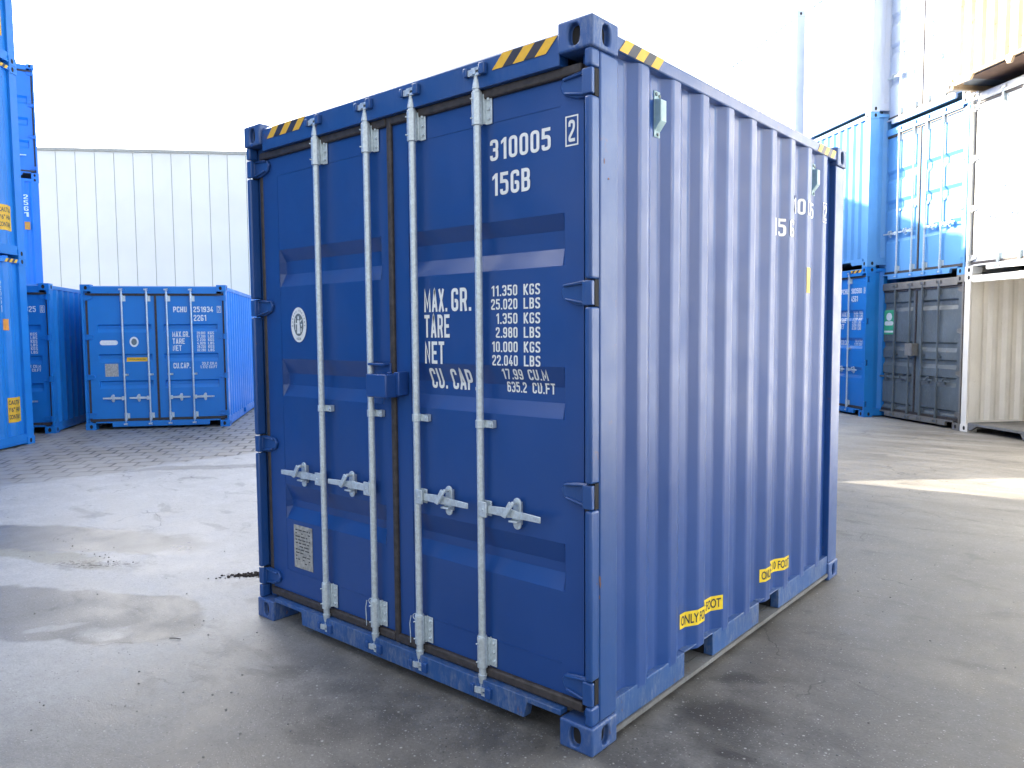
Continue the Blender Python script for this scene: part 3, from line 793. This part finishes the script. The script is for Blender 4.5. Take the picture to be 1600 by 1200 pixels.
def vert_marks(e, L, folds, letters=True):
    """stacked letters and high-cube stickers on the wall near its far post"""
    wall = [o for o in e.children if o.name.startswith('side_wall')][0]
    cuts = [y for y, x in folds if y > L-1.3]
    fn = lambda co, off: Vector((prof_at(folds, co.y)+off+co.x, co.y, co.z))
    for col, st, z0 in ((L-.60, '25G1', 2.52), (L-.86, 'PCHU 950303 9', 2.55)):
        m = MB()
        for i, ch in enumerate(st):
            if ch != ' ': put_block(m, ch, col-.035, col+.035, z0-i*.122-.105, z0-i*.122, Q, (1, 0, 0))
        cut_map('side_serial', m, ['letter'], wall, 1, cuts, fn, .003)
    m = MB(); m.add([Q(L-.56, 1.78), Q(L-.46, 1.78), Q(L-.46, 1.95), Q(L-.56, 1.95)], [(0, 1, 2, 3)])
    cut_map('height_sticker', m, ['orange'], wall, 1, cuts, fn, .003)
    m = MB(); m.add([Q(L-.55, .38), Q(L-.25, .38), Q(L-.25, .76), Q(L-.55, .76)], [(0, 1, 2, 3)])
    s = cut_map('height_sticker', m, ['yellow'], wall, 1, cuts, fn, .003)
    m = MB()
    for i, t in enumerate(('CAUTION', '9\'6" HIGH', 'CONTAINER')): put_text(m, t, L-.525, L-.275, .65-i*.11, .72-i*.11, Q, .02)
    cut_map('sticker_print', m, ['blackdecal'], s, 1, cuts, fn, .0045)
    hazard(e, 's', L-.52, L-.19, 2.896-.090, 2.896-.034, 0, slant=.05)

UD = 'stacked blue containers on the left'
LN = 12.192
d_ = Vector((-.66, .7513, 0)); near = Vector((-11.9, 1.80, 0))-d_*LN
ang = math.atan2(d_.y, d_.x)-math.pi/2
lv = ['bright blue container on the ground at the left edge, yellow sticker low on its wall',
      'bright blue high cube container second from the ground at the left edge',
      'blue container at the very top of the left edge, third from the ground']
for i in range(3):
    e, _, fo, _ = container(near+Vector((0, 0, i*2.9)), ang, LN, 2.896, 'blue', lv[i], UD)
    vert_marks(e, LN, fo)
lv = ['blue container on the ground hidden behind the half hidden one at far left',
      'blue container with vertical serial above the half hidden blue container at far left',
      'topmost blue container at far left whose door bars fade into the white sky']
for i in range(3):
    FZ = R(76)
    if i == 1:
        e = container((-20.93, 5.02, 2.9), FZ, 6.058, 2.896, 'blue', lv[i], UD, doors=False)
        m = MB()
        for j, ch in enumerate('PCHU 950311'):
            if ch != ' ': put_block(m, ch, -.60, -.50, 2.45-j*.15-.12, 2.45-j*.15, lambda x, z: (x, -.002, z), (0, -1, 0))
        for j, ch in enumerate('25G1'): put_block(m, ch, -.36, -.26, 2.45-j*.15-.12, 2.45-j*.15, lambda x, z: (x, -.002, z), (0, -1, 0))
        m.build('serial_marking', 'letter', e)
        m = MB(); m.box(-.36, -.24, -.006, -.003, 1.55, 1.75); m.build('height_sticker', 'orange', e)
    else:
        container((-20.93, 5.02, i*2.9), FZ, 6.058, 2.896, 'blue', lv[i], UD)
# unseen row added behind the near left stack to cast the yard's shade
for i in range(3):
    p = Vector((-18.9, 2.8, i*2.9))-d_*LN
    container(p, ang, LN, 2.896, 'blue', 'unseen blue container added beyond the left stack to shade the yard, %s' % ('on the ground', 'in the middle', 'on top')[i], 'unseen blue containers added for shade', doors=False)

# ---- right-hand stacks
ARZ = R(-40.85); U = Vector((math.cos(ARZ), math.sin(ARZ), 0)); V = Vector((-math.sin(ARZ), math.cos(ARZ), 0))
GR = Vector((-.889, 12.062, 0)); RD = 'stacked containers on the right'
tp = std_text('503500', '9', '45G1', 2.896, 'PCHU')
BL = Vector((-2.72, 13.20, 0))
e, *_ = container(BL, ARZ, LN, 2.896, 'blue', 'blue container on the ground left of the grey one, code 45G1', RD, texts=tp, hz=.9)
hazard(e, 'f', -.60, -.17, 2.896-.096, 2.896-.04, .0095)
container(BL+Vector((0, 0, 2.9)), ARZ, LN, 2.896, 'blue_lightened', 'blue container with ribbed end wall half in sun, above the one coded 45G1', RD, doors=False, tunnel=True)
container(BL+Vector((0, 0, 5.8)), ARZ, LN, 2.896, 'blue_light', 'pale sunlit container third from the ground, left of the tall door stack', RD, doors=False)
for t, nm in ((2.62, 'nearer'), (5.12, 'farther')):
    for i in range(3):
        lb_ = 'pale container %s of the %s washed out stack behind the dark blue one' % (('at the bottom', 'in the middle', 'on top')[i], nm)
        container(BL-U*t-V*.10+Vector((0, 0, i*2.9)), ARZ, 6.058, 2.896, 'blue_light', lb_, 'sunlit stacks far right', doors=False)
# grey column
ribsG = [(2.21, 2.18, 2.10, 2.03), (1.47, 1.44, 1.37, 1.30), (1.17, 1.14, 1.08, 1.01), (.87, .84, .77, .70), (.31, .29, .25, .215)]
tg = {-1: [('green_sticker', 'green', [('rect', -2.14, -1.84, 1.60, 2.06)]),
           ('sticker_print', 'letter', [('pill', -2.07, -1.90, 1.86, 2.01), ('pill', -2.12, -1.86, 1.77, 1.85), ('rect', -2.12, -1.86, 1.635, 1.67)])]}
g, dg_, _, bG = container(GR, ARZ, 6.058, 2.591, 'grey', 'slate grey container with closed doors and green sticker, on the ground at the right', RD,
      post='grey_post', rail='grey_post', ribs=ribsG, gal='grey', texts=tg, hz=.80)
m = MB(); m.box(-1.33, -1.14, -.08, .05, 1.22, 1.44); m.build('lock_box', 'grey_post', dg_[-1])
container(GR+Vector((0, 0, 2.595)), ARZ, 6.058, 2.896, 'blue_lightened', 'blue container with silver lock rods, half in sun, on top of the slate grey one', RD, texts=None, hz=.9)
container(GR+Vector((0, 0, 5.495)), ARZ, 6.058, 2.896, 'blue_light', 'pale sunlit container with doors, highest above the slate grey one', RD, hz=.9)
# cream column
CR = GR+U*2.46
container(CR, ARZ, 6.058, 2.591, 'cream', 'cream container with open end showing its ribbed inner wall, on the ground at right edge', RD, doors=False, open_end=True)
container(CR+Vector((0, 0, 2.595)), ARZ, 6.058, 2.896, 'white', 'white sunlit container with door bars, on top of the cream one at the right edge', RD, hz=.9)
container(CR+Vector((0, 0, 5.495))-V*.45, ARZ, 6.058, 2.896, 'tan', 'rusty tan ribbed container at the top right corner, overhanging the white one', RD, doors=False, tunnel=True)
# unseen columns added beyond the frame, pale for the long side's reflections
for k, (cols) in enumerate((('white', 'blue_light'), ('blue_light', 'cream'), ('white', 'blue_lightened'), ('blue_light', 'white'), ('white', 'cream'))):
    for i, c in enumerate(cols):
        container(GR+U*(2.46*(k+2))+Vector((0, 0, i*2.9)), ARZ, 6.058, 2.896, c, '%s container %s in unseen column %s, added for reflections' % ({'blue_light': 'pale blue'}.get(c, c), ('on the ground', 'on the second level', 'on the third level')[i], ('one', 'two', 'three', 'four', 'five')[k]), 'unseen containers added for reflections', doors=False)
# ---- unseen stacks added behind the dark blue container to shade the yard
HG = 'unseen containers added to shade the yard'
container((-2.0, 3.03, 0), 0, 2.93, 2.591, 'blue', 'short unseen container added behind the dark blue one to shade the ground', HG, doors=False)
B0 = Vector((-6.6, 5.65, 0)); bd = Vector((.727, .686, 0)); ba = math.atan2(bd.y, bd.x)
for k in (1, 2):
    container(B0+bd*(2.45*k), ba, 6.058, 2.591, 'blue', 'blue container, %s of the unseen row added to shade the yard' % ('first', 'second')[k-1], HG, doors=False)
container(B0+bd*4.9+Vector((-bd.y, bd.x, 0))*3.0+Vector((0, 0, 2.6)), ba, 2.991, 2.591, 'blue', 'short blue container added on the unseen row to shade the right stacks', HG, doors=False)
for i in range(3):
    container((-10.6, 11.0, i*2.6), 0, 6.058, 2.591, 'blue', 'blue container %s of the tall unseen stack added to shade the yard' % ('at the bottom', 'in the middle', 'on top')[i], HG, doors=False)

# ================================================================= WAREHOUSE
wa = .83612; wd_ = Vector((math.cos(wa), math.sin(wa), 0)); wn = Vector((-wd_.y, wd_.x, 0))
k = NT('sandwich_panel'); v = k.mapping(); nn = k.noise(v, .25, 3)
hv = k.n('ShaderNodeHueSaturation'); hv.inputs['Color'].default_value = (.80, .84, .86, 1); k.l(k.ramp(nn, .3, .7, .95, 1.03), hv.inputs['Value'])
k.set('Base Color', hv.outputs[0]); k.set('Roughness', .22)
k.bump(k.noise(v, .8, 2), .02, .5); MT['panel'] = k.m
MT['seam'] = plain('panel_seam', (.40, .42, .42), .7)
wh = empty('warehouse', (-45.375, 12.999, 0), wa, 'tall white warehouse wall of vertical panels behind the blue containers', 'warehouse')
m = MB(); HW = 11.70
for i in range(-16, 30): m.box(i+.018, i+.982, 0, .06, 0, HW, 0)
m.box(-16, 30, .045, .05, 0, HW-.01, 1)
m.build('wall', ['panel', 'seam'], wh)
m = MB(); m.box(-16, 30, .07, 24, 0, HW-.05); m.build('building_body', 'panel', wh)
m = MB(); m.box(-16.1, 30.1, -.09, .11, HW+.01, HW+.17)
m.build('gutter', 'seam', wh)
m = MB()
for i in range(-16, 30): m.tube((i, -.12, HW-.02), (i, -.12, HW+.05), .05, n=6)
m.build('gutter_bracket', 'seam', wh)['kind'] = 'stuff'

# ================================================================= GROUND
k = NT('damp_concrete_yard')
P = k.tc.outputs['Object']
def vadd(vec, n_scale, amp, det=4):
    nz = k.n('ShaderNodeTexNoise'); k.l(P, nz.inputs['Vector']); nz.inputs['Scale'].default_value = n_scale; nz.inputs['Detail'].default_value = det
    a = k.n('ShaderNodeVectorMath', operation='SUBTRACT'); k.l(nz.outputs['Color'], a.inputs[0]); a.inputs[1].default_value = (.5, .5, .5)
    b = k.n('ShaderNodeVectorMath', operation='SCALE'); k.l(a.outputs[0], b.inputs[0]); b.inputs['Scale'].default_value = amp
    c = k.n('ShaderNodeVectorMath', operation='ADD'); k.l(vec, c.inputs[0]); k.l(b.outputs[0], c.inputs[1]); return c.outputs[0]
PW = vadd(vadd(P, 1.1, .6), 5, .16)
def ell(cx, cy, rx, ry, ang, soft=.12, vec=None):
    mp = k.n('ShaderNodeMapping', vector_type='TEXTURE'); k.l(vec or PW, mp.inputs[0])
    mp.inputs[1].default_value = (cx, cy, 0); mp.inputs[2].default_value = (0, 0, R(ang)); mp.inputs[3].default_value = (rx, ry, 1e3)
    ln = k.n('ShaderNodeVectorMath', operation='LENGTH'); k.l(mp.outputs[0], ln.inputs[0])
    return k.ramp(ln.outputs['Value'], 1-soft, 1+soft, 1, 0)
sep = k.n('ShaderNodeSeparateXYZ'); k.l(PW, sep.inputs[0]); X_, Y_ = sep.outputs[0], sep.outputs[1]
MX = lambda a, b: k.math('MAXIMUM', a, b)
ML = lambda a, b: k.math('MULTIPLY', a, b)
n1 = k.noise(P, .55, 5, .6, .4); n2 = k.noise(P, 3.2, 6, .62); n3 = k.noise(P, 24, 4, .6)
nst = k.noise(k.mapping((.5, 2.2, 1), rot=(0, 0, R(-35))), 1.2, 5, .6)
asph = k.mix(k.ramp(n2, .35, .68), (.078, .076, .072), (.195, .190, .180))
asph = k.mix(k.ramp(n1, .42, .62, 0, .75), asph, (.185, .172, .150))
# pale dusty ground farther right; left concrete also paled for sky reflection
pale_r = k.ramp(k.math('ADD', Y_, ML(X_, .6)), 1.2, 11.0); pale_l = k.ramp(X_, -1.0, -3.4)
dust = k.mix(k.ramp(nst, .3, .7), (.23, .208, .175), (.38, .35, .305))
col = k.mix(ML(pale_r, .9), asph, dust)
conc = k.mix(k.ramp(n2, .3, .7), (.40, .40, .395), (.56, .56, .55))
col = k.mix(ML(pale_l, .9), col, conc)
# bright dry streaks on the right, towards the stacks
col = k.mix(ML(ML(k.ramp(Y_, 8.5, 12), k.ramp(nst, .5, .66)), .6), col, (.42, .395, .35))
# damp patches on the left
damp1 = ell(-5.35, -.12, 1.45, .34, 28); damp2 = ell(-3.40, -.72, 1.0, .40, 25, .06); dry = MX(ell(-2.86, -.73, .13, .06, 40, .35), ell(-3.15, -.86, .10, .045, 45, .35))
damp3 = ell(-7.6, 2.4, 1.0, .16, 55, .2); oil = MX(MX(ell(.26, .66, .20, .09, 35, .5), ell(.42, .42, .09, .05, 20, .5)), ell(.16, 1.0, .13, .06, 35, .6))
damp = MX(damp1, ML(damp2, .55))
col = k.mix(ML(damp1, .8), col, (.075, .08, .075))
col = k.mix(ML(damp2, .75), col, (.10, .097, .085))
col = k.mix(ML(ell(-5.0, -.42, 1.0, .10, 22, .3), .6), col, (.22, .205, .13))
col = k.mix(ML(damp3, .5), col, (.10, .10, .10))
col = k.mix(ML(dry, .55), col, (.40, .40, .39)); col = k.mix(ML(oil, .7), col, (.022, .021, .021))
crumbs = ML(MX(ell(-3.22, .33, .16, .035, 40, .5), ell(-4.35, -.15, .35, .05, 40, .8)), k.ramp(n3, .48, .56))
col = k.mix(crumbs, col, (.03, .022, .018))
# speckled aggregate
def dots(scale, r0, r1, keep, seedoff):
    vo = k.n('ShaderNodeTexVoronoi'); k.l(k.mapping(loc=(seedoff, seedoff, .3)), vo.inputs['Vector']); vo.inputs['Scale'].default_value = scale
    sc = k.n('ShaderNodeSeparateColor'); k.l(vo.outputs['Color'], sc.inputs[0])
    return ML(k.ramp(vo.outputs['Distance'], r0, r1, 1, 0), k.ramp(sc.outputs[0], keep, keep+.03))
near_m = k.ramp(X_, -6.5, -1.5, .35, 1)
n4 = k.noise(P, 75, 3, .7)
col = k.mix(k.ramp(n4, .36, .66, .0, .42), col, k.mix(.55, col, (.02, .02, .02)))
col = k.mix(k.ramp(n3, .40, .72, 0, .30), col, k.mix(.5, col, (.04, .038, .036)))
d1 = dots(34, .13, .24, .86, 0); d2 = dots(85, .16, .32, .72, 5); dk = dots(45, .12, .25, .88, 9)
col = k.mix(ML(ML(MX(d1, ML(d2, .7)), near_m), .75), col, (.42, .42, .40))
col = k.mix(ML(dk, .7), col, (.02, .02, .02))
ce_ = k.n('ShaderNodeTexVoronoi', feature='DISTANCE_TO_EDGE'); k.l(vadd(vadd(P, 1.5, .7), 9, .09), ce_.inputs['Vector']); ce_.inputs['Scale'].default_value = .55
crack = ML(k.ramp(ce_.outputs['Distance'], .0015, .0045, 1, 0), k.ramp(k.noise(P, .9, 3), .50, .60))
col = k.mix(ML(crack, .6), col, (.02, .02, .02))
sta = k.noise(k.mapping((1, 1.8, 1), rot=(0, 0, R(20))), 1.9, 6, .68, .6)
col = k.mix(k.ramp(sta, .55, .66, 0, .6), col, k.mix(.6, col, (.03, .03, .028)))
# block paving beyond the concrete on the left
pav = k.ramp(X_, -8.15, -8.30)
br = k.n('ShaderNodeTexBrick'); mp = k.n('ShaderNodeMapping'); k.l(vadd(P, 1.2, .05), mp.inputs[0]); mp.inputs[2].default_value = (0, 0, R(-52)); k.l(mp.outputs[0], br.inputs['Vector'])
br.inputs['Scale'].default_value = 1; br.inputs['Brick Width'].default_value = .30; br.inputs['Row Height'].default_value = .30; br.inputs['Mortar Size'].default_value = .022
br.inputs['Mortar Smooth'].default_value = .3; br.inputs['Bias'].default_value = -.2
br.inputs['Color1'].default_value = (.24, .225, .20, 1); br.inputs['Color2'].default_value = (.31, .29, .26, 1); br.inputs['Mortar'].default_value = (.045, .042, .038, 1)
pc = k.mix(k.ramp(n1, .42, .62, 0, .6), br.outputs['Color'], (.33, .325, .31))
col = k.mix(pav, col, pc)
k.set('Base Color', col)
ro = k.ramp(n2, .3, .7, .42, .60)
ro = k.math('SUBTRACT', ro, ML(damp, .12)); ro = k.math('SUBTRACT', ro, ML(k.ramp(n1, .5, .7), .08))
ro = k.math('ADD', ro, ML(pale_r, .12))
k.set('Roughness', ro)
hgt = k.math('ADD', k.math('ADD', ML(n4, .5), ML(k.noise(P, 160, 3, .6), .3)), ML(d1, .5))
k.bump(hgt, .004, .8)
MT['ground'] = k.m
m = MB(); m.add([(-400, -400, 0), (400, -400, 0), (400, 400, 0), (-400, 400, 0)], [(0, 1, 2, 3)])
tag(m.build('ground', 'ground'), kind='structure')
# twig on the ground
m = MB(); m.path([(-2.50, -.52, .006), (-2.47, -.50, .008), (-2.44, -.485, .006)], .0028, 5)
tag(m.build('twig', 'rubber'), 'thin dark twig lying on the pale concrete left of the dark blue container', 'twig')

# grit: tiny stones lying about, and a crumbled heap of dirt left of the dark blue container
m = MB(); rg = random.Random(3)
def stone(x, y, r):
    n = 5; vs = [(x+r*math.cos(6.283*i/n)*rg.uniform(.7, 1.2), y+r*math.sin(6.283*i/n)*rg.uniform(.7, 1.2), .0008) for i in range(n)]
    vs += [(x+(a[0]-x)*.6, y+(a[1]-y)*.6, r*rg.uniform(.6, .9)) for a in vs[:n]]
    m.add(vs, [list(range(n, 2*n))]+[(i, (i+1) % n, n+(i+1) % n, n+i) for i in range(n)])
for i in range(900):
    x = rg.uniform(-7, 2.2); y = rg.uniform(-1.8, 7)
    if -2.5 < x < .05 and 0 < y < 3.1: continue
    if rg.random() < .45: x = rg.uniform(-2.6, 1.4); y = rg.uniform(-1.4, .9) if rg.random() < .6 else y
    if -2.5 < x < .05 and 0 < y < 3.1: continue
    stone(x, y, rg.choice((.002, .0025, .003, .004, .006)))
tag(m.build('grit', 'greysteel'), kind='stuff')
m = MB()
for i in range(260):
    t = rg.gauss(0, .5); stone(-3.16+t*.20*math.cos(.9)+rg.gauss(0, .02), .42+t*.20*math.sin(.9)+rg.gauss(0, .025), rg.choice((.004, .006, .009, .012)))
for i in range(34): stone(-4.45+rg.gauss(0, .22), -.12+rg.gauss(0, .04), rg.choice((.003, .004, .007)))
tag(m.build('dirt_crumbs', 'dirt'), kind='stuff')
